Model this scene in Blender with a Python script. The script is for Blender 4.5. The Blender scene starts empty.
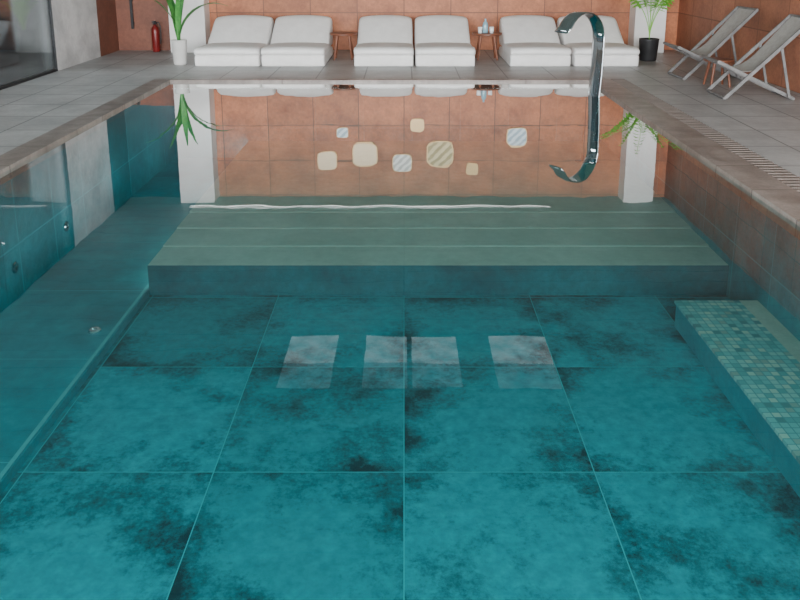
import bpy, bmesh, math, random
from mathutils import Vector, Matrix
random.seed(7)
scene = bpy.context.scene
COL = scene.collection

# ------------------------------------------------------------ materials
def newmat(name):
    m = bpy.data.materials.new(name); m.use_nodes = True
    nt = m.node_tree
    for n in list(nt.nodes):
        if n.type != 'OUTPUT_MATERIAL': nt.nodes.remove(n)
    out = [n for n in nt.nodes if n.type == 'OUTPUT_MATERIAL'][0]
    return m, nt, out

def c4(c): return (c[0], c[1], c[2], 1)

def mk(name, c1, c2=None, nscale=2.0, rough=0.6, metal=0.0, tile=None, lo=0.35, hi=0.65, bump=0.0,
       detail=6.0, spec=0.5, fine=0.0, emit=0.0, nrough=.62, slab=False, fscale=9):
    """tile = (plane, w, h, ox, oy, mortar, groutcolor, variation)"""
    m, nt, out = newmat(name)
    N = nt.nodes; L = nt.links
    def math_(op, a, b=None, c=None):
        n = N.new('ShaderNodeMath'); n.operation = op
        for i, v in enumerate((a, b, c)):
            if v is None: continue
            if isinstance(v, (int, float)): n.inputs[i].default_value = v
            else: L.new(v, n.inputs[i])
        return n.outputs[0]
    b = N.new('ShaderNodeBsdfPrincipled')
    b.inputs['Roughness'].default_value = rough
    b.inputs['Metallic'].default_value = metal
    b.inputs['Specular IOR Level'].default_value = spec
    L.new(b.outputs[0], out.inputs[0])
    tc = N.new('ShaderNodeTexCoord')
    vec = tc.outputs['Object']
    if tile:
        pl, w, h, ox, oy, mo, gc, var = tile
        sx = N.new('ShaderNodeSeparateXYZ'); L.new(tc.outputs['Object'], sx.inputs[0])
        cb = N.new('ShaderNodeCombineXYZ'); uv = []
        for i, a in enumerate(pl):
            q = math_('ADD', sx.outputs['XYZ'.index(a)], -(ox, oy)[i]); L.new(q, cb.inputs[i]); uv.append(math_('DIVIDE', q, (w, h)[i]))
    no = N.new('ShaderNodeTexNoise'); no.inputs['Scale'].default_value = nscale
    no.inputs['Detail'].default_value = detail; no.inputs['Roughness'].default_value = nrough
    fac = no.outputs['Fac']
    if slab:
        # every slab has its own stone pattern, darker towards its edges, broken up by a speckle
        fl = [math_('FLOOR', u) for u in uv]
        cf = N.new('ShaderNodeCombineXYZ'); L.new(fl[0], cf.inputs[0]); L.new(fl[1], cf.inputs[1])
        wn = N.new('ShaderNodeTexWhiteNoise'); L.new(cf.outputs[0], wn.inputs['Vector'])
        sc = N.new('ShaderNodeVectorMath'); sc.operation = 'SCALE'; sc.inputs['Scale'].default_value = 14; L.new(wn.outputs['Color'], sc.inputs[0])
        av = N.new('ShaderNodeVectorMath'); av.operation = 'ADD'; L.new(sc.outputs[0], av.inputs[0]); L.new(tc.outputs['Object'], av.inputs[1])
        vec = av.outputs[0]
        e = [math_('ABSOLUTE', math_('SUBTRACT', math_('FRACT', u), .5)) for u in uv]
        ed = math_('MULTIPLY', math_('POWER', math_('MULTIPLY', math_('MAXIMUM', e[0], e[1]), 2.0), 2.0), -slab)
        n3 = N.new('ShaderNodeTexNoise'); n3.inputs['Scale'].default_value = 34; n3.inputs['Detail'].default_value = 5
        n3.inputs['Roughness'].default_value = .75
        L.new(vec, n3.inputs['Vector'])
        sp3 = math_('MULTIPLY', math_('SUBTRACT', n3.outputs['Fac'], .5), .34)
        fac = math_('ADD', math_('ADD', no.outputs['Fac'], ed), sp3)
    L.new(vec, no.inputs['Vector'])
    cr = N.new('ShaderNodeValToRGB')
    cr.color_ramp.elements[0].position = lo; cr.color_ramp.elements[1].position = hi
    cr.color_ramp.elements[0].color = c4(c1); cr.color_ramp.elements[1].color = c4(c2 or c1)
    L.new(fac, cr.inputs[0])
    col = cr.outputs[0]
    if fine > 0:
        n2 = N.new('ShaderNodeTexNoise'); n2.inputs['Scale'].default_value = nscale * fscale
        n2.inputs['Detail'].default_value = 6; n2.inputs['Roughness'].default_value = .7
        L.new(vec, n2.inputs['Vector'])
        mr = N.new('ShaderNodeMapRange'); mr.inputs[1].default_value = .3; mr.inputs[2].default_value = .7
        mr.inputs[3].default_value = 1 - fine; mr.inputs[4].default_value = 1 + fine
        L.new(n2.outputs['Fac'], mr.inputs[0])
        mx = N.new('ShaderNodeVectorMath'); mx.operation = 'SCALE'
        L.new(col, mx.inputs[0]); L.new(mr.outputs[0], mx.inputs['Scale'])
        col = mx.outputs[0]
    if tile:
        br = N.new('ShaderNodeTexBrick'); br.offset = 0.0; br.squash = 1.0
        br.inputs['Scale'].default_value = 1.0
        br.inputs['Brick Width'].default_value = w; br.inputs['Row Height'].default_value = h
        br.inputs['Mortar Size'].default_value = mo; br.inputs['Mortar Smooth'].default_value = 0.1
        br.inputs['Bias'].default_value = 0.0
        br.inputs['Color1'].default_value = (1, 1, 1, 1)
        br.inputs['Color2'].default_value = (1 - var, 1 - var, 1 - var, 1)
        br.inputs['Mortar'].default_value = (1, 1, 1, 1)
        L.new(cb.outputs[0], br.inputs['Vector'])
        mu = N.new('ShaderNodeVectorMath'); mu.operation = 'MULTIPLY'
        L.new(col, mu.inputs[0]); L.new(br.outputs['Color'], mu.inputs[1])
        mi = N.new('ShaderNodeMix'); mi.data_type = 'RGBA'
        L.new(br.outputs['Fac'], mi.inputs[0]); L.new(mu.outputs[0], mi.inputs[6]); mi.inputs[7].default_value = c4(gc)
        col = mi.outputs[2]
    L.new(col, b.inputs['Base Color'])
    if emit > 0:
        L.new(col, b.inputs['Emission Color']); b.inputs['Emission Strength'].default_value = emit
    if bump > 0:
        bp = N.new('ShaderNodeBump'); bp.inputs['Strength'].default_value = bump; bp.inputs['Distance'].default_value = 0.02
        L.new(no.outputs['Fac'], bp.inputs['Height']); L.new(bp.outputs[0], b.inputs['Normal'])
    return m

def emis(name, c, s, mottled=False):
    m, nt, out = newmat(name)
    e = nt.nodes.new('ShaderNodeEmission'); e.inputs[0].default_value = c4(c); e.inputs[1].default_value = s
    if mottled:
        N = nt.nodes; L = nt.links
        tc = N.new('ShaderNodeTexCoord'); no = N.new('ShaderNodeTexNoise'); no.inputs['Scale'].default_value = 5; no.inputs['Detail'].default_value = 6
        L.new(tc.outputs['Object'], no.inputs['Vector'])
        mr = N.new('ShaderNodeMapRange'); mr.inputs[1].default_value = .35; mr.inputs[2].default_value = .65
        mr.inputs[3].default_value = s * .55; mr.inputs[4].default_value = s * 1.3
        L.new(no.outputs['Fac'], mr.inputs[0]); L.new(mr.outputs[0], e.inputs[1])
    nt.links.new(e.outputs[0], out.inputs[0]); return m

def striped(name, c1, c2, scale=9):
    """diagonal half and half glaze"""
    m, nt, out = newmat(name); N = nt.nodes; L = nt.links
    b = N.new('ShaderNodeBsdfPrincipled'); b.inputs['Roughness'].default_value = .35; L.new(b.outputs[0], out.inputs[0])
    tc = N.new('ShaderNodeTexCoord'); wv = N.new('ShaderNodeTexWave'); wv.bands_direction = 'DIAGONAL'
    wv.inputs['Scale'].default_value = scale; wv.inputs['Distortion'].default_value = .6
    L.new(tc.outputs['Object'], wv.inputs['Vector'])
    cr = N.new('ShaderNodeValToRGB'); cr.color_ramp.elements[0].position = .35; cr.color_ramp.elements[1].position = .6
    cr.color_ramp.elements[0].color = c4(c1); cr.color_ramp.elements[1].color = c4(c2)
    L.new(wv.outputs['Fac'], cr.inputs[0]); L.new(cr.outputs[0], b.inputs['Base Color']); return m

def clear(name, tint, mul, ripple, rscale=1.5, rough=0.0, add=0.0, power=1.0):
    m, nt, out = newmat(name); N = nt.nodes; L = nt.links
    t = N.new('ShaderNodeBsdfTransparent'); t.inputs[0].default_value = c4(tint)
    g = N.new('ShaderNodeBsdfGlossy'); g.inputs['Roughness'].default_value = rough
    g.inputs[0].default_value = (1, 1, 1, 1)
    f = N.new('ShaderNodeFresnel'); f.inputs[0].default_value = 1.33
    pw = N.new('ShaderNodeMath'); pw.operation = 'POWER'; pw.inputs[1].default_value = power
    L.new(f.outputs[0], pw.inputs[0])
    mm = N.new('ShaderNodeMath'); mm.operation = 'MULTIPLY_ADD'; mm.inputs[1].default_value = mul; mm.inputs[2].default_value = add
    L.new(pw.outputs[0], mm.inputs[0])
    mn = N.new('ShaderNodeMath'); mn.operation = 'MINIMUM'; mn.inputs[1].default_value = .88
    L.new(mm.outputs[0], mn.inputs[0])
    mi = N.new('ShaderNodeMixShader'); L.new(mn.outputs[0], mi.inputs[0]); L.new(t.outputs[0], mi.inputs[1]); L.new(g.outputs[0], mi.inputs[2])
    L.new(mi.outputs[0], out.inputs[0])
    if ripple > 0:
        tc = N.new('ShaderNodeTexCoord')
        no = N.new('ShaderNodeTexNoise'); no.inputs['Scale'].default_value = rscale; no.inputs['Detail'].default_value = 2
        L.new(tc.outputs['Object'], no.inputs['Vector'])
        bp = N.new('ShaderNodeBump'); bp.inputs['Strength'].default_value = ripple; bp.inputs['Distance'].default_value = 0.02
        L.new(no.outputs['Fac'], bp.inputs['Height']); L.new(bp.outputs[0], g.inputs['Normal'])
    return m

TERR = (0.52, 0.19, 0.085); TERR2 = (0.30, 0.10, 0.048)
GT = (0.17, 0.07, 0.04)
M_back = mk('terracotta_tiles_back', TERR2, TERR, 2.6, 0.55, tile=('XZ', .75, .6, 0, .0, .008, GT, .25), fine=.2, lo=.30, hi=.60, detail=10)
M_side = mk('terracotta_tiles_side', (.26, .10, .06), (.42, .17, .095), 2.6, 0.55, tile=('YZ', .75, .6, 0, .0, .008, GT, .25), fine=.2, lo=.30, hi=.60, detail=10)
M_stone = mk('pale_stone_wall', (.44, .45, .455), (.66, .67, .67), 2.5, 0.5, fine=.08)
M_white = mk('white_plaster', (.80, .80, .79), (.86, .86, .85), 3, .7)
M_deck = mk('grey_stone_deck', (.30, .30, .30), (.42, .42, .415), 2.2, 0.45, tile=('XY', .6, .6, .1, .1, .009, (.15, .15, .145), .14), fine=.10)
M_cop = mk('grey_brown_stone_coping', (.15, .122, .108), (.26, .222, .20), 5, 0.4, tile=('XY', 3, .6, 1.5, .1, .007, (.09, .07, .06), .15), fine=.18)
M_grate = mk('grate_stone', (.11, .09, .078), (.16, .135, .12), 8, 0.5)
M_darkch = mk('drain_dark', (.02, .017, .015), None, 3, .8)
M_ceil = mk('ceiling_boards', (.22, .30, .29), (.29, .37, .36), 1.2, .6, tile=('XY', 9, .35, 0, 0, .008, (.15, .21, .21), .12), emit=.10)  # boards are no lamp; faint emission added to brighten the room
M_floor = mk('teal_pool_tiles', (.0, .035, .048), (.0, .31, .375), 1.7, .5, lo=.27, hi=.46, detail=11, nrough=.68,
             tile=('XY', .96, 1.03, 0.0, 3.45, .003, (.02, .42, .47), .25), fine=.26, slab=.11)
M_ledge = mk('teal_ledge_tiles', (.0, .15, .19), (.0, .34, .41), 1.1, .5, tile=('XY', .96, 1.03, -1.95, 3.45, .004, (.02, .38, .45), .2), fine=.18)
M_nose = mk('ledge_face', (.0, .16, .20), (.0, .29, .35), 2, .5, fine=.2)
M_nose2 = mk('ledge_nosing', (.06, .36, .40), (.10, .44, .47), 2, .5)
M_pwall = mk('teal_pool_wall', (.0, .12, .15), (.0, .31, .37), 1.6, .5, tile=('YZ', .6, .6, .1, 0, .005, (.02, .35, .41), .2), fine=.2)
M_pwallx = mk('teal_pool_wall_cross', (.0, .14, .18), (.01, .30, .36), 1.6, .5, tile=('XZ', .6, .6, .1, 0, .005, (.07, .34, .38), .2), fine=.2)
M_step = mk('submerged_step_stone', (.50, .49, .42), (.66, .62, .54), 1.2, .5, fine=.12)
M_stepr = mk('submerged_step_edge', (.36, .38, .33), (.44, .45, .40), 2.0, .9, spec=.0)
M_riser = mk('step_riser', (.0, .065, .085), (.0, .15, .185), 1.5, .6, spec=.1, fine=.3)

def mosaic():
    m, nt, out = newmat('teal_mosaic'); N = nt.nodes; L = nt.links
    b = N.new('ShaderNodeBsdfPrincipled'); b.inputs['Roughness'].default_value = .45; L.new(b.outputs[0], out.inputs[0])
    tc = N.new('ShaderNodeTexCoord')
    ad = N.new('ShaderNodeVectorMath'); ad.operation = 'ADD'; ad.inputs[1].default_value = (.0, .0, .011)
    L.new(tc.outputs['Object'], ad.inputs[0])
    S = .046
    br = N.new('ShaderNodeTexBrick'); br.offset = 0; br.squash = 1
    for k, v in (('Scale', 1), ('Brick Width', S), ('Row Height', S), ('Mortar Size', .003), ('Mortar Smooth', .1)):
        br.inputs[k].default_value = v
    sn = N.new('ShaderNodeVectorMath'); sn.operation = 'SNAP'; sn.inputs[1].default_value = (S, S, S)
    L.new(ad.outputs[0], br.inputs['Vector']); L.new(ad.outputs[0], sn.inputs[0])
    wn = N.new('ShaderNodeTexWhiteNoise'); L.new(sn.outputs[0], wn.inputs['Vector'])
    cr = N.new('ShaderNodeValToRGB'); cr.color_ramp.interpolation = 'CONSTANT'
    e = cr.color_ramp.elements
    e[0].position = 0; e[0].color = (.26, .52, .51, 1); e[1].position = .28; e[1].color = (.42, .60, .55, 1)
    for p, c in ((.55, (.16, .40, .41)), (.70, (.58, .64, .54)), (.84, (.36, .42, .37)), (.94, (.12, .26, .27))):
        q = e.new(p); q.color = c4(c)
    L.new(wn.outputs['Value'], cr.inputs[0])
    mi = N.new('ShaderNodeMix'); mi.data_type = 'RGBA'
    L.new(br.outputs['Fac'], mi.inputs[0]); L.new(cr.outputs[0], mi.inputs[6]); mi.inputs[7].default_value = (.12, .30, .31, 1)
    L.new(mi.outputs[2], b.inputs['Base Color']); return m
M_mos = mosaic()
M_sand = mk('sand_stone_band', (.52, .50, .42), (.64, .60, .50), 6, .5, fine=.1)
M_benchf = mk('teal_bench_face', (.0, .22, .27), (.01, .33, .39), 2.5, .5, fine=.15)
M_water = clear('still_water', (.66, .985, .985), 4.1, .035, 2.2, power=1.32)
M_glass = clear('window_glass', (.78, .83, .85), .9, 0, add=.02)
M_frame = mk('dark_metal_frame', (.03, .032, .035), None, 3, .4, .6)
M_fabric = mk('offwhite_fabric', (.77, .765, .755), (.84, .835, .825), 6, .9, bump=.15)
M_fabric2 = mk('offwhite_fabric_seat', (.82, .815, .805), (.88, .875, .865), 6, .9, bump=.2)
M_sling = mk('beige_sling', (.31, .30, .28), (.38, .365, .34), 20, .9)
M_cframe = mk('grey_chair_wood', (.11, .11, .11), (.17, .17, .17), 9, .5)
M_wood = mk('reddish_wood', (.14, .045, .022), (.22, .075, .035), 7, .45)
M_chrome = mk('polished_chrome', (.62, .65, .67), None, 2, .03, 1.0)
M_black = mk('black_pot', (.012, .013, .015), (.025, .025, .027), 5, .5)
M_wpot = mk('white_pot', (.55, .55, .53), (.66, .66, .64), 3, .4)
M_soil = mk('soil', (.03, .018, .01), (.06, .035, .02), 20, .95)
M_leaf = mk('dark_green_leaf', (.02, .15, .03), (.07, .28, .05), 9, .45)
M_fern = mk('bright_green_leaf', (.12, .42, .03), (.25, .62, .06), 9, .5)
M_dark = mk('dark_room', (.12, .125, .13), (.17, .175, .18), 2, .5)
M_darkbr = mk('dark_brown_panel', (.14, .05, .03), (.21, .075, .045), 2, .5, fine=.2)
M_darkgl = mk('dark_tinted_panel', (.006, .04, .05), (.01, .06, .07), 2, .3)  # for unseen upper panels, coloured dark to darken their reflection in the water
M_gfab = mk('grey_fabric', (.30, .31, .32), (.38, .39, .40), 6, .9)
M_gold = mk('brass', (.95, .66, .30), None, 3, .4, .0)
M_peach = mk('peach_glass', (1.0, .80, .55), None, 3, .35)
M_pale = striped('pale_striped_glass', (.55, .60, .58), (.98, .98, .94), 5)
M_blue = striped('blue_grey_glass', (.40, .52, .60), (.70, .82, .88), 5)
M_olive = striped('olive_brass', (.42, .34, .14), (.78, .66, .38), 4)
M_bottle = mk('blue_glass', (.25, .42, .50), None, 3, .15)
M_cup = mk('clear_cup', (.8, .82, .82), None, 3, .2)
M_red = mk('dark_red_enamel', (.14, .008, .008), (.20, .012, .01), 4, .4)
M_sky = emis('ceiling_daylight_panel', (.80, .97, 1.0), 1.15, True)
M_sky2 = emis('ceiling_daylight_panel_dim', (.80, .97, 1.0), .5, True)

# ------------------------------------------------------------ helpers
def ob(name, mesh, mat=None, parent=None, loc=None, label=None, cat=None, smooth=False):
    o = bpy.data.objects.new(name, mesh); COL.objects.link(o)
    if mat is not None and not mesh.materials: mesh.materials.append(mat)
    if loc: o.location = loc
    if parent: o.parent = parent
    if label: o['label'] = label
    if cat: o['category'] = cat
    if smooth:
        for p in mesh.polygons: p.use_smooth = True
    return o

def empty(name, loc, label, cat):
    o = bpy.data.objects.new(name, None); o.empty_display_size = .1; COL.objects.link(o)
    o.location = loc; o['label'] = label; o['category'] = cat; return o

def bm_box(bm, a, b):
    x0, y0, z0 = a; x1, y1, z1 = b
    v = [bm.verts.new(p) for p in ((x0, y0, z0), (x1, y0, z0), (x1, y1, z0), (x0, y1, z0), (x0, y0, z1), (x1, y0, z1), (x1, y1, z1), (x0, y1, z1))]
    for f in ((0, 3, 2, 1), (4, 5, 6, 7), (0, 1, 5, 4), (1, 2, 6, 5), (2, 3, 7, 6), (3, 0, 4, 7)):
        bm.faces.new([v[i] for i in f])

def fin(bm, name):
    bmesh.ops.recalc_face_normals(bm, faces=bm.faces)
    me = bpy.data.meshes.new(name); bm.to_mesh(me); bm.free(); return me

def boxes(name, lst, bevel=0):
    bm = bmesh.new()
    for a, b in lst: bm_box(bm, a, b)
    if bevel: bmesh.ops.bevel(bm, geom=bm.edges[:], offset=bevel, segments=2, affect='EDGES')
    return fin(bm, name)

def cushion(name, prof, hw, puff=.03, sh=.05):
    bm = bmesh.new(); cols = []
    n = len(prof); cy = sum(p[0] for p in prof) / n; cz = sum(p[1] for p in prof) / n
    for t, inset in ((-1, sh), (-.97, sh * .35), (-.88, 0), (-.4, 0), (0, 0), (.4, 0), (.88, 0), (.97, sh * .35), (1, sh)):
        g = puff * (1 - t * t)
        ring = []
        for y, z in prof:
            dy, dz = y - cy, z - cz; l = math.hypot(dy, dz)
            k = 1 - inset / l
            ring.append(bm.verts.new((t * hw, cy + dy * k + dy / l * g * .3, cz + dz * k + (g if dz > 0 else 0))))
        cols.append(ring)
    for a, b in zip(cols, cols[1:]):
        for i in range(n): bm.faces.new([a[i], b[i], b[(i + 1) % n], a[(i + 1) % n]])
    bm.faces.new(cols[0]); bm.faces.new(cols[-1][::-1])
    return fin(bm, name)

def bar(bm, p, q, w, t, up=Vector((0, 1, 0))):
    p = Vector(p); q = Vector(q); d = (q - p).normalized(); u = up - up.dot(d) * d; u.normalize(); s = d.cross(u)
    vs = []
    for c in (p, q):
        for a, b in ((-1, -1), (1, -1), (1, 1), (-1, 1)):
            vs.append(bm.verts.new(c + u * a * w / 2 + s * b * t / 2))
    for f in ((0, 1, 2, 3), (7, 6, 5, 4), (0, 4, 5, 1), (1, 5, 6, 2), (2, 6, 7, 3), (3, 7, 4, 0)):
        bm.faces.new([vs[i] for i in f])

def rod(bm, p, q, r1, r2=None, n=12):
    r2 = r1 if r2 is None else r2
    p = Vector(p); q = Vector(q); d = (q - p).normalized()
    u = Vector((1, 0, 0)) if abs(d.x) < .8 else Vector((0, 1, 0)); u = (u - u.dot(d) * d).normalized(); s = d.cross(u)
    A = [bm.verts.new(p + (u * math.cos(t) + s * math.sin(t)) * r1) for t in [2 * math.pi * i / n for i in range(n)]]
    B = [bm.verts.new(q + (u * math.cos(t) + s * math.sin(t)) * r2) for t in [2 * math.pi * i / n for i in range(n)]]
    bm.faces.new(A); bm.faces.new(B[::-1])
    for i in range(n): bm.faces.new([A[i], B[i], B[(i + 1) % n], A[(i + 1) % n]])

def lathe(name, prof, n=32):
    bm = bmesh.new(); rings = []
    for r, z in prof:
        rings.append([bm.verts.new((r * math.cos(2 * math.pi * i / n), r * math.sin(2 * math.pi * i / n), z)) for i in range(n)])
    for a, b in zip(rings, rings[1:]):
        for i in range(n): bm.faces.new([a[i], a[(i + 1) % n], b[(i + 1) % n], b[i]])
    bm.faces.new(rings[0][::-1]); bm.faces.new(rings[-1])
    return fin(bm, name)

def dup(thing, loc, label=None, rot=None, scale=None):
    n = thing.copy(); COL.objects.link(n); n.location = loc
    if rot is not None: n.rotation_euler = rot
    if scale: n.scale = scale
    if label: n['label'] = label
    for ch in thing.children:
        c = ch.copy(); COL.objects.link(c); c.parent = n
        for g in ch.children:
            k = g.copy(); COL.objects.link(k); k.parent = c
    return n

def struct(name, lst, mat):
    o = ob(name, boxes(name, lst), mat); o['kind'] = 'structure'; return o

# ------------------------------------------------------------ dimensions
XL, XR, YB, HC = -4.6, 4.4, 12.63, 2.43
PL, PR, PN, PF = -2.88, 2.28, 1.0, 9.5
PRW = 2.47      # underwater wall set back beneath the coping
W = -0.025
FZ = -1.04
YN = -2.0

# ------------------------------------------------------------ room shell
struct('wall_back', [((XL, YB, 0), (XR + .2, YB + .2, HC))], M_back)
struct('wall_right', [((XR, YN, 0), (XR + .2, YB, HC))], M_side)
struct('wall_left', [((XL - .15, 10.3, 0), (XL, 11.8, HC))], M_stone)
struct('wall_left_end', [((XL - .15, 11.8, 0), (XL, YB, .85))], M_darkbr)
struct('wall_left_upper', [((XL - .15, 11.8, .85), (XL, YB, HC))], M_darkgl)  # out of view, dark only for its reflection in the pool
struct('floor', [((XL, YN, -.1), (-3.1, YB, 0)), ((2.74, YN, -.1), (XR, YB, 0)), ((-3.1, YN, -.1), (2.74, .8, 0)), ((-3.1, 9.62, -.1), (2.74, YB, 0))], M_deck)
struct('ceiling', [((XL, YN, HC), (XR, YB, HC + .1))], M_ceil)
for nm, x0, x1 in (('trim_1', -3.68, -3.12), ('trim_2', 3.62, 4.1)):
    struct(nm, [((x0, 12.3, 0), (x1, YB, HC))], M_white)
struct('floor_side_room', [((-8, YN, -.1), (XL, YB, 0))], mk('side_room_floor', (.12, .125, .13), (.17, .175, .18), 2, .25))
struct('wall_side_room', [((-8.1, YN, 0), (-8, YB, HC)), ((-8, YB, 0), (XL - .15, YB + .1, HC))], M_dark)
struct('ceiling_side_room', [((-8, YN, HC), (XL, YB, HC + .1))], M_dark)
yy = [10.3, 8.4, 6.5, 4.6, 2.7, .8, -1.1]
for i in range(6):
    y1, y0 = yy[i], yy[i + 1]
    w = ob('window_%d' % (i + 1), boxes('pane', [((XL - .03, y0 + .015, .03), (XL - .018, y1 - .015, HC - .03))]), M_glass); w['kind'] = 'structure'
    fr = ob('window_frame', boxes('frame', [((XL - .05, y0, 0), (XL, y0 + .018, HC)), ((XL - .05, y1 - .018, 0), (XL, y1, HC)),
        ((XL - .05, y0 + .018, 0), (XL, y1 - .018, .03)), ((XL - .05, y0 + .018, HC - .03), (XL, y1 - .018, HC))]), M_frame, parent=w)
d = struct('door_1', [((XL, YB - .04, 0), (-3.69, YB, .85))], M_darkbr)
struct('wall_back_upper', [((XL, YB - .04, .85), (-3.69, YB, HC))], M_darkgl)  # unseen dark panel added to shape the water reflection
ob('door_handle', boxes('handle', [((-4.36, YB - .1, .35), (-4.32, YB - .07, .84)), ((-4.36, YB - .07, .42), (-4.32, YB - .04, .46)), ((-4.36, YB - .07, .78), (-4.32, YB - .04, .82))], .004), M_frame, parent=d)
e = empty('fire_extinguisher', (-3.95, 12.44, 0), 'small dark red fire extinguisher standing beside the brown door', 'fire extinguisher')
ob('cylinder_body', lathe('cy', [(.055, 0), (.06, .01), (.06, .33), (.05, .38), (.022, .41), (.02, .43)], 28), M_red, parent=e, smooth=True)
ob('valve_head', boxes('vh', [((-.02, -.02, .43), (.02, .02, .47)), ((-.015, -.11, .47), (.015, .02, .485)), ((-.012, -.10, .445), (.012, -.02, .455))]), M_frame, parent=e)
bm = bmesh.new(); P = [(.02, 0, .45), (.06, 0, .46), (.085, 0, .40), (.085, 0, .25), (.07, 0, .12)]
for a, b in zip(P, P[1:]): rod(bm, a, b, .009, .009, 8)
ob('hose', fin(bm, 'ho'), M_black, parent=e)

for i, (x0, x1) in enumerate(((-1.2, -.70), (-.40, .03), (.08, .55), (.90, 1.50))):
    e = empty('ceiling_light', ((x0 + x1) / 2, 7.13, HC), 'flush square daylight panel set in the pale boarded ceiling', 'light')
    e['group'] = 'ceiling panels over the pool'
    hw = (x1 - x0) / 2
    ob('light_panel', boxes('panel', [((-hw, -.04, -.012), (hw, .5, -.001))]), M_sky, parent=e)
    ob('light_panel', boxes('panel', [((-hw, -.5, -.012), (hw, -.06, -.001))]), M_sky2, parent=e)
e = empty('strip_light', (-.55, 12.05, HC), 'long thin glowing strip light in the ceiling by the tiled wall', 'light')
ob('light_strip', boxes('strip', [((-2.9, -.014, -.02), (2.9, .014, -.001))]), emis('strip_glow', (1, 1, .97), 4), parent=e)
ob('strip_housing', boxes('hous', [((-2.92, -.03, -.025), (2.92, -.016, -.001)), ((-2.92, .016, -.025), (2.92, .03, -.001))]), M_white, parent=e)

# ------------------------------------------------------------ pool
pool = empty('swimming_pool', (0, 0, 0), 'indoor swimming pool lined with large mottled teal stone tiles', 'swimming pool')
LX = -1.95
ob('pool_floor', boxes('pf', [((LX, PN, FZ - .1), (PRW, 5.55, FZ))]), M_floor, parent=pool, label='mottled teal tiled pool floor')
ob('pool_wall', boxes('pw', [((PL - .2, PN, -1.14), (PL, PF, -.101)), ]), M_pwall, parent=pool)
ob('pool_wall', boxes('pw', [((PRW, PN, -1.14), (PRW + .2, PF, -.121)), ]), M_pwall, parent=pool)
ob('pool_wall', boxes('pw', [((PL - .2, PF, -1.14), (PRW + .2, PF + .12, -.121)), ]), M_pwallx, parent=pool)
ob('pool_wall', boxes('pw', [((PL - .2, PN - .2, -1.14), (PRW + .2, PN, -.121)), ]), M_pwallx, parent=pool)
ob('side_ledge', boxes('sl', [((PL, PN, -1.14), (LX - .012, PF, -.985))]), M_ledge, parent=pool, label='submerged teal ledge along the pool wall')
ob('ledge_face', boxes('ln', [((LX - .011, PN, -1.14), (LX, PF, -.987))]), M_nose, parent=pool)
ob('ledge_nosing', boxes('lq', [((LX - .035, PN, -.985), (LX - .012, PF, -.982))]), M_nose2, parent=pool, label='thin pale edge line of the ledge')
st = [(5.55, -.80), (5.95, -.79), (6.35, -.78), (6.75, -.77)]
for i, (y, z) in enumerate(st):
    y1 = st[i + 1][0] if i < len(st) - 1 else PF
    zb = FZ if i == 0 else st[i - 1][1]
    ob('pool_step', boxes('ps', [((LX, y + .012, z - .009), (PRW, y1 + .012, z))]), M_step, parent=pool, label='submerged pale stone step')
    ob('step_riser', boxes('sr', [((LX, y, zb), (PRW, y + .011, z - .001))]), M_riser if i == 0 else M_stepr, parent=pool)
ob('mosaic_bench', boxes('mb', [((1.89, 1.0, -.87), (2.34, 5.05, -.85))]), M_mos, parent=pool, label='submerged bench top covered in small teal mosaic')
ob('bench_border', boxes('mb', [((2.341, 1.0, -.87), (PRW, 5.05, -.85))]), M_sand, parent=pool, label='plain sandy stone band beside the mosaic')
ob('bench_base', boxes('bb', [((1.90, 1.0, FZ), (PRW, 5.04, -.87))]), M_benchf, parent=pool)
ob('pool_coping', boxes('pc', [((-3.1, .8, -.1), (PL, PF + .12, .002)), ((PR, .8, -.1), (2.56, PF + .12, .002)),
     ((PL, .8, -.1), (PR, PN, .002)), ((PL, PF, -.1), (PR, PF + .12, .002))]), M_cop, parent=pool, label='grey-brown stone coping around the pool')
bm = bmesh.new(); y = .82
while y < PF + .1:
    bm_box(bm, (2.562, y, -.03), (2.738, y + .042, .002)); y += .07
ob('drain_grate', fin(bm, 'grate'), M_grate, parent=pool, label='slotted brown overflow drain grate')
ob('drain_channel', boxes('dc', [((2.56, .8, -.12), (2.74, PF + .12, -.05))]), M_darkch, parent=pool)
def jet(name, loc, rot):
    o = ob(name, lathe('jet', [(.045, 0), (.045, .008), (.035, .014), (.018, .014), (.016, .006)], 20), M_chrome, parent=pool, label='small round metal water jet')
    o.location = loc; o.rotation_euler = rot
jet('water_jet', (PL, 6.3, -.75), (0, math.pi / 2, 0)); jet('water_jet', (PL, 5.4, -.75), (0, math.pi / 2, 0)); jet('water_jet', (-2.1, 4.86, -.985), (0, 0, 0))
bm = bmesh.new()
v = [bm.verts.new(p) for p in ((PL, PN, W), (PR, PN, W), (PR, PF, W), (PL, PF, W))]; bm.faces.new(v)
wat = ob('pool_water', fin(bm, 'water'), M_water, label='still clear teal water filling the pool', cat='water'); wat['kind'] = 'stuff'

# ------------------------------------------------------------ chrome water spout
sp = empty('water_spout', (2.06, 8.5, -.77), 'tall curved polished chrome swan-neck water spout rising from pool', 'water spout')
dirv = Vector((-.84, -.54, 0)); wid = Vector((.54, -.84, 0))
path = []
for z in (0, .2, .4, .6, .8, 1.0, 1.2, 1.34): path.append((-.08 * math.sin(max(0, z - .3) * 1.6), z))
R = .27; s0 = path[-1][0]; z0 = path[-1][1] + .04
for i in range(0, 13):
    a = math.radians(i * 12.5); path.append((s0 + R - R * math.cos(a), z0 + R * 1.1 * math.sin(a)))
path.append((path[-1][0] + .06, path[-1][1] - .05))
bm = bmesh.new(); rings = []
def offs(i):
    a = Vector((path[max(i - 1, 0)][0], 0, path[max(i - 1, 0)][1])); b = Vector((path[min(i + 1, len(path) - 1)][0], 0, path[min(i + 1, len(path) - 1)][1]))
    t = (b - a).normalized(); return Vector((-t.z, 0, t.x))
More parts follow.
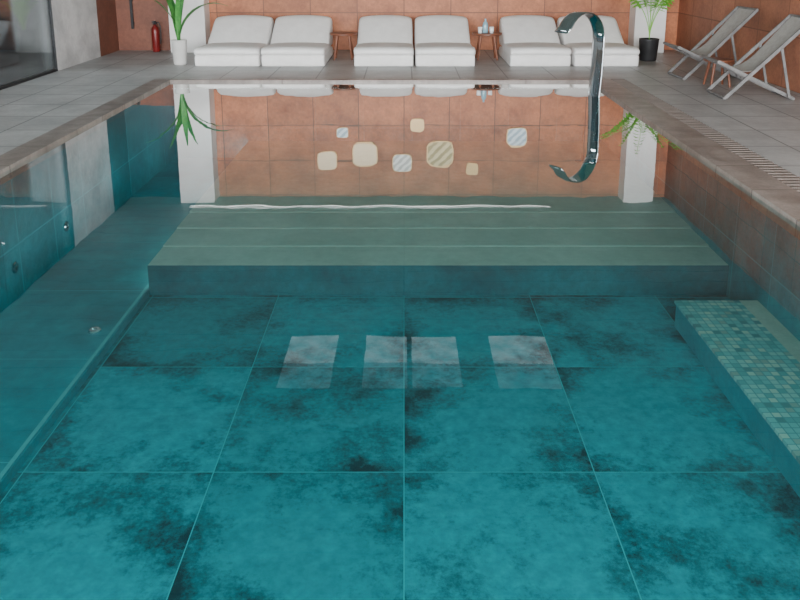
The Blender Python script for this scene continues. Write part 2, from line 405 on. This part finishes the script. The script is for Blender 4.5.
for i, (s, z) in enumerate(path):
    n2 = offs(i); n = dirv * n2.x + Vector((0, 0, 1)) * n2.z
    f = i / (len(path) - 1); hw = .09 + .015 * max(0, f - .4) * 1.6; ht = .012
    c = dirv * s + Vector((0, 0, z)); ring = []
    for k in range(16):
        a = 2 * math.pi * k / 16; ca, sa = math.cos(a), math.sin(a)
        ring.append(bm.verts.new(c + wid * hw * math.copysign(abs(ca) ** .6, ca) + n * ht * math.copysign(abs(sa) ** .8, sa)))
    rings.append(ring)
for a, b in zip(rings, rings[1:]):
    for k in range(16): bm.faces.new([a[k], a[(k + 1) % 16], b[(k + 1) % 16], b[k]])
bm.faces.new(rings[0]); bm.faces.new(rings[-1][::-1])
ob('spout_neck', fin(bm, 'neck'), M_chrome, parent=sp, smooth=True)
ob('base_flange', lathe('fl', [(.13, 0), (.13, .012), (.11, .02), (.07, .022)]), M_chrome, parent=sp, smooth=True)

# ------------------------------------------------------------ loungers
def lounger(loc, label, fab=M_fabric, fab2=M_fabric2):
    e = empty('pool_lounger', loc, label, 'lounger')
    w = .45
    def cu(nm, prof, hw, puff, mat, sh=.05):
        o = ob(nm, cushion(nm, prof, hw, puff, sh), mat, parent=e, smooth=True)
        s = o.modifiers.new('s', 'SUBSURF'); s.levels = 2; s.render_levels = 2
    cu('lounger_base', [(.03, .0), (.06, -.0), (.7, 0), (1.38, 0), (1.42, .03), (1.42, .16), (.7, .17), (.03, .17), (0.01, .14), (0.01, .03)], w, 0, fab, .03)
    cu('seat_cushion', [(-.01, .14), (.4, .12), (.95, .11), (1.0, .16), (.98, .25), (.5, .245), (.08, .27), (-.04, .23)], w + .003, .015, fab2, .06)
    cu('backrest', [(.72, .17), (1.1, .13), (1.44, .13), (1.50, .18), (1.51, .46), (1.46, .57), (1.34, .59), (1.20, .53), (.95, .37), (.76, .26), (.70, .21)], w - .005, .03, fab, .09)
    return e
base = lounger((-2.44, 10.66, 0), 'off-white upholstered lounger with reclined backrest beside a white planter')
base['group'] = 'row of off-white loungers against the tiled wall'
LB = 'off-white upholstered lounger with reclined backrest against terracotta wall'
dup(base, (-1.53, 10.66, 0), 'off-white upholstered lounger with reclined backrest beside a small wooden table', scale=(.98, 1, 1))
dup(base, (-.28, 10.66, 0), LB, scale=(.92, 1, 1)); dup(base, (.57, 10.66, 0), LB, scale=(.92, 1, 1))
dup(base, (1.88, 10.66, 0), 'off-white upholstered lounger beside a wooden table with bottles', scale=(.94, 1, 1))
dup(base, (2.79, 10.66, 0), 'off-white upholstered lounger beside a black plant pot')
g = lounger((-5.93, 9.75, 0), 'grey upholstered lounger in the dark room behind glass', M_gfab, M_gfab)
# ------------------------------------------------------------ side tables
def table(loc, r, h, label):
    e = empty('side_table', loc, label, 'table')
    ob('table_top', lathe('tt', [(r * .93, h - .03), (r, h - .022), (r, h - .006), (r * .98, h)], 40), M_wood, parent=e)
    for k in range(4):
        a = math.radians(45 + 90 * k); bm = bmesh.new()
        rod(bm, (math.cos(a) * r * .92, math.sin(a) * r * .92, 0), (math.cos(a) * r * .6, math.sin(a) * r * .6, h - .028), .012, .019)
        ob('table_leg', fin(bm, 'leg'), M_wood, parent=e, smooth=False)
    return e
table((-.89, 11.5, 0), .20, .39, 'small round reddish wood table between off-white loungers')
table((1.22, 11.5, 0), .22, .39, 'small round reddish wood table holding a blue glass bottle')
table((3.68, 9.08, 0), .17, .32, 'low round reddish wood table between folding deck chairs')
e = ob('bottle', lathe('bt', [(.035, 0), (.042, .01), (.042, .11), (.03, .15), (.014, .17), (.014, .2), (.018, .205)], 24), M_bottle, loc=(1.19, 11.48, .39), label='small blue-grey glass bottle on a wooden table', cat='bottle', smooth=True)
e = ob('drinking_glass', lathe('gl', [(.028, 0), (.034, .09), (.031, .09), (.026, .006)], 24), M_cup, loc=(1.28, 11.45, .39), label='small clear drinking glass on a wooden table', cat='glass', smooth=True)
e = ob('drinking_glass', lathe('gl', [(.028, 0), (.034, .09), (.031, .09), (.026, .006)], 24), M_cup, loc=(1.11, 11.42, .39), label='small clear drinking glass on a wooden table', cat='glass', smooth=True)

# ------------------------------------------------------------ deck chairs
def deckchair(loc, rz, label):
    e = empty('deck_chair', loc, label, 'chair'); e.rotation_euler = (0, 0, rz); e['group'] = 'folding sling deck chairs'
    e.scale = (.92, .92, .92)
    hw = .28
    for s in (-1, 1):
        bm = bmesh.new(); bar(bm, (.08, s * hw, .02), (.98, s * hw, .93), .024, .038); ob('back_rail', fin(bm, 'r'), M_cframe, parent=e)
        bm = bmesh.new(); bar(bm, (-.02, s * (hw - .03), .44), (.86, s * (hw - .03), .02), .024, .038); ob('seat_rail', fin(bm, 'r'), M_cframe, parent=e)
        bm = bmesh.new(); bar(bm, (.66, s * (hw + .024), .60), (.80, s * (hw + .024), .04), .016, .028)
        ob('back_strut', fin(bm, 'r'), M_cframe, parent=e)
    for x, z in ((.98, .93), (-.02, .44), (.86, .02), (.08, .02)):
        bm = bmesh.new(); rod(bm, (x, -hw, z), (x, hw, z), .017)
        ob('cross_bar', fin(bm, 'cb'), M_cframe, parent=e)
    pts = [(-.03, .455), (.08, .385), (.22, .325), (.36, .31), (.50, .375), (.62, .50), (.76, .67), (.88, .81), (.99, .945)]
    bm = bmesh.new(); rows = []
    for x, z in pts:
        rows.append([bm.verts.new((x, t * .245, z - .012 * (1 - t * t))) for t in (-1, -.5, 0, .5, 1)])
    for a, b in zip(rows, rows[1:]):
        for k in range(4): bm.faces.new([a[k], a[k + 1], b[k + 1], b[k]])
    o = ob('sling_seat', fin(bm, 'sl'), M_sling, parent=e, smooth=True)
    sm = o.modifiers.new('s', 'SOLIDIFY'); sm.thickness = .01; ss = o.modifiers.new('ss', 'SUBSURF'); ss.levels = 2; ss.render_levels = 2
    return e
deckchair((3.34, 8.42, 0), math.radians(-2), 'grey folding deck chair with pale sling beside the drain grate')
deckchair((3.36, 9.75, 0), math.radians(2), 'grey folding deck chair with pale sling beside terracotta wall')

# ------------------------------------------------------------ plants
def blade(bm, base, az, L, up, droop, w, seg=10):
    d = Vector((math.cos(az), math.sin(az), 0)); s = Vector((-d.y, d.x, 0)); p = Vector(base); ang = up; prev = None
    for i in range(seg + 1):
        t = i / seg; hw = w * math.sin(math.pi * min(.98, .08 + .92 * t)) ** .8 + .001
        a, m, c = [bm.verts.new(p + s * hw * k + Vector((0, 0, abs(k) * hw * .35))) for k in (-1, 0, 1)]
        if prev: bm.faces.new([prev[0], prev[1], m, a]); bm.faces.new([prev[1], prev[2], c, m])
        prev = (a, m, c)
        p = p + (d * math.cos(ang) + Vector((0, 0, math.sin(ang)))) * L / seg; ang -= droop / seg
def frond(bm, base, az, L, up, droop, seg=22, lw=.014, ll=.16):
    d = Vector((math.cos(az), math.sin(az), 0)); s = Vector((-d.y, d.x, 0)); p = Vector(base); ang = up
    for i in range(seg):
        q = p + (d * math.cos(ang) + Vector((0, 0, math.sin(ang)))) * L / seg
        rod(bm, p, q, .004, .004, 5)
        if i > 9:
            t = i / seg; l = ll * math.sin(math.pi * (.12 + .85 * t))
            for k in (-1, 1):
                tip = q + s * k * l + d * l * .5 - Vector((0, 0, l * .35)); mid = (q + tip) / 2 + Vector((0, 0, l * .08))
                a = bm.verts.new(q); b = bm.verts.new(mid + d * lw); c = bm.verts.new(tip); e2 = bm.verts.new(mid - d * lw); bm.faces.new([a, b, c, e2])
        p = q; ang -= droop / seg
e = empty('potted_plant', (-3.14, 10.9, 0), 'broad-leaved green plant in a slim white pot by white column', 'plant')
ob('plant_pot', lathe('pt', [(.075, 0), (.09, .02), (.105, .33), (.11, .35), (.095, .35), (.09, .30)], 32), M_wpot, parent=e, smooth=True)
ob('soil', lathe('so', [(.088, .26), (.088, .305)], 24), M_soil, parent=e)
bm = bmesh.new()
for k in range(7): blade(bm, (0, 0, .30), k * 2.4 + .3, random.uniform(.8, 1.1), random.uniform(1.42, 1.54), random.uniform(.4, 2.1), random.uniform(.035, .055))
ob('foliage', fin(bm, 'fo'), M_leaf, parent=e, smooth=True)
e = empty('potted_palm', (3.56, 11.35, 0), 'feathery bright green palm in a matt black pot by white column', 'plant')
ob('plant_pot', lathe('pt', [(.11, 0), (.12, .02), (.14, .30), (.145, .32), (.125, .32), (.12, .28)], 32), M_black, parent=e, smooth=True)
ob('soil', lathe('so', [(.119, .24), (.119, .285)], 24), M_soil, parent=e)
bm = bmesh.new()
for k in range(12): frond(bm, (0, 0, .28), k * 2.4, random.uniform(1.0, 1.25), random.uniform(1.53, 1.57), random.uniform(.6, 1.5), ll=.13, lw=.028)
ob('foliage', fin(bm, 'fo'), M_fern, parent=e)
e = empty('potted_plant', (-5.78, 11.95, 0), 'slender green plant in a black pot behind the glass', 'plant')
ob('plant_pot', lathe('pt', [(.12, 0), (.14, .02), (.18, .40), (.16, .40), (.15, .37)], 32), M_black, parent=e, smooth=True)
ob('soil', lathe('so', [(.148, .32), (.148, .37)], 24), M_soil, parent=e)
bm = bmesh.new()
for k in range(10): blade(bm, (0, 0, .37), k * 2.4, random.uniform(.6, .9), random.uniform(1.3, 1.5), random.uniform(.3, 1.2), .045)
ob('foliage', fin(bm, 'fo'), M_fern, parent=e, smooth=True)

# ------------------------------------------------------------ wall ornaments
def ornament(x, z, s, mat, lab):
    e = empty('wall_ornament', (x, YB, z), lab, 'wall decoration'); e['group'] = 'rounded ornaments on the tiled wall'
    def rsq(r, y0, y1):
        bm = bmesh.new(); P = []
        for i in range(40):
            a = 2 * math.pi * i / 40; ca, sa = math.cos(a), math.sin(a)
            P.append((r * math.copysign(abs(ca) ** .55, ca), r * math.copysign(abs(sa) ** .55, sa)))
        A = [bm.verts.new((x, y0, z)) for x, z in P]; B = [bm.verts.new((x, y1, z)) for x, z in P]
        bm.faces.new(A); bm.faces.new(B[::-1])
        for i in range(40): bm.faces.new([A[i], B[i], B[(i + 1) % 40], A[(i + 1) % 40]])
        return fin(bm, 'orn')
    ob('ornament_rim', rsq(s / 2, -.04, -.001), M_gold, parent=e)
    ob('ornament_face', rsq(s / 2 * .92, -.05, -.041), mat, parent=e)
for x, z, s, m, l in ((-1.02, 1.32, .2, M_blue, 'small pale blue'), (.22, 1.19, .23, M_gold, 'small golden'), (-1.28, 1.80, .33, M_peach, 'peach'),
                   (-.65, 1.68, .42, M_peach, 'large peach'), (-.03, 1.84, .33, M_pale, 'pale striped'), (.60, 1.68, .45, M_olive, 'large olive brass'),
                   (1.14, 1.94, .2, M_gold, 'tiny golden'), (1.87, 1.39, .34, M_blue, 'blue-grey')):
    ornament(x, z, s, m, l + ' rounded square ornament on the terracotta wall')

# ------------------------------------------------------------ light
wd = bpy.data.worlds.new('World'); scene.world = wd; wd.use_nodes = True
wd.node_tree.nodes['Background'].inputs[0].default_value = (.95, .975, 1, 1)
wd.node_tree.nodes['Background'].inputs[1].default_value = 7.2
def area(name, loc, rot, sx, sy, en, c=(1, 1, 1)):
    l = bpy.data.lights.new(name, 'AREA'); l.shape = 'RECTANGLE'; l.size = sx; l.size_y = sy; l.energy = en; l.color = c
    o = bpy.data.objects.new(name, l); COL.objects.link(o); o.location = loc; o.rotation_euler = rot
    return o
area('window_daylight', (0, -2.5, 2.0), (math.radians(80), 0, 0), 8, 2, 2600)  # added fill behind the camera, no window modelled here
area('side_room_light', (-6.3, 9.5, 2.35), (0, 0, 0), 1.5, 1.5, 170)  # unseen fill added to brighten the lounger and plant behind the glass
area('underwater_pool_lamp', (-.2, 1.02, -.35), (math.radians(82), 0, 0), 4.6, .25, 35, (.7, 1, 1))  # unseen fill added on the near wall to lift the dim pool floor

# ------------------------------------------------------------ camera
cam = bpy.data.cameras.new('Camera'); co = bpy.data.objects.new('Camera', cam); COL.objects.link(co)
co.location = (0, 0, 1.5); co.rotation_euler = (math.radians(77), 0, 0)
cam.lens = 35.1; cam.sensor_width = 36; cam.shift_y = -.206; cam.shift_x = -.005
scene.camera = co
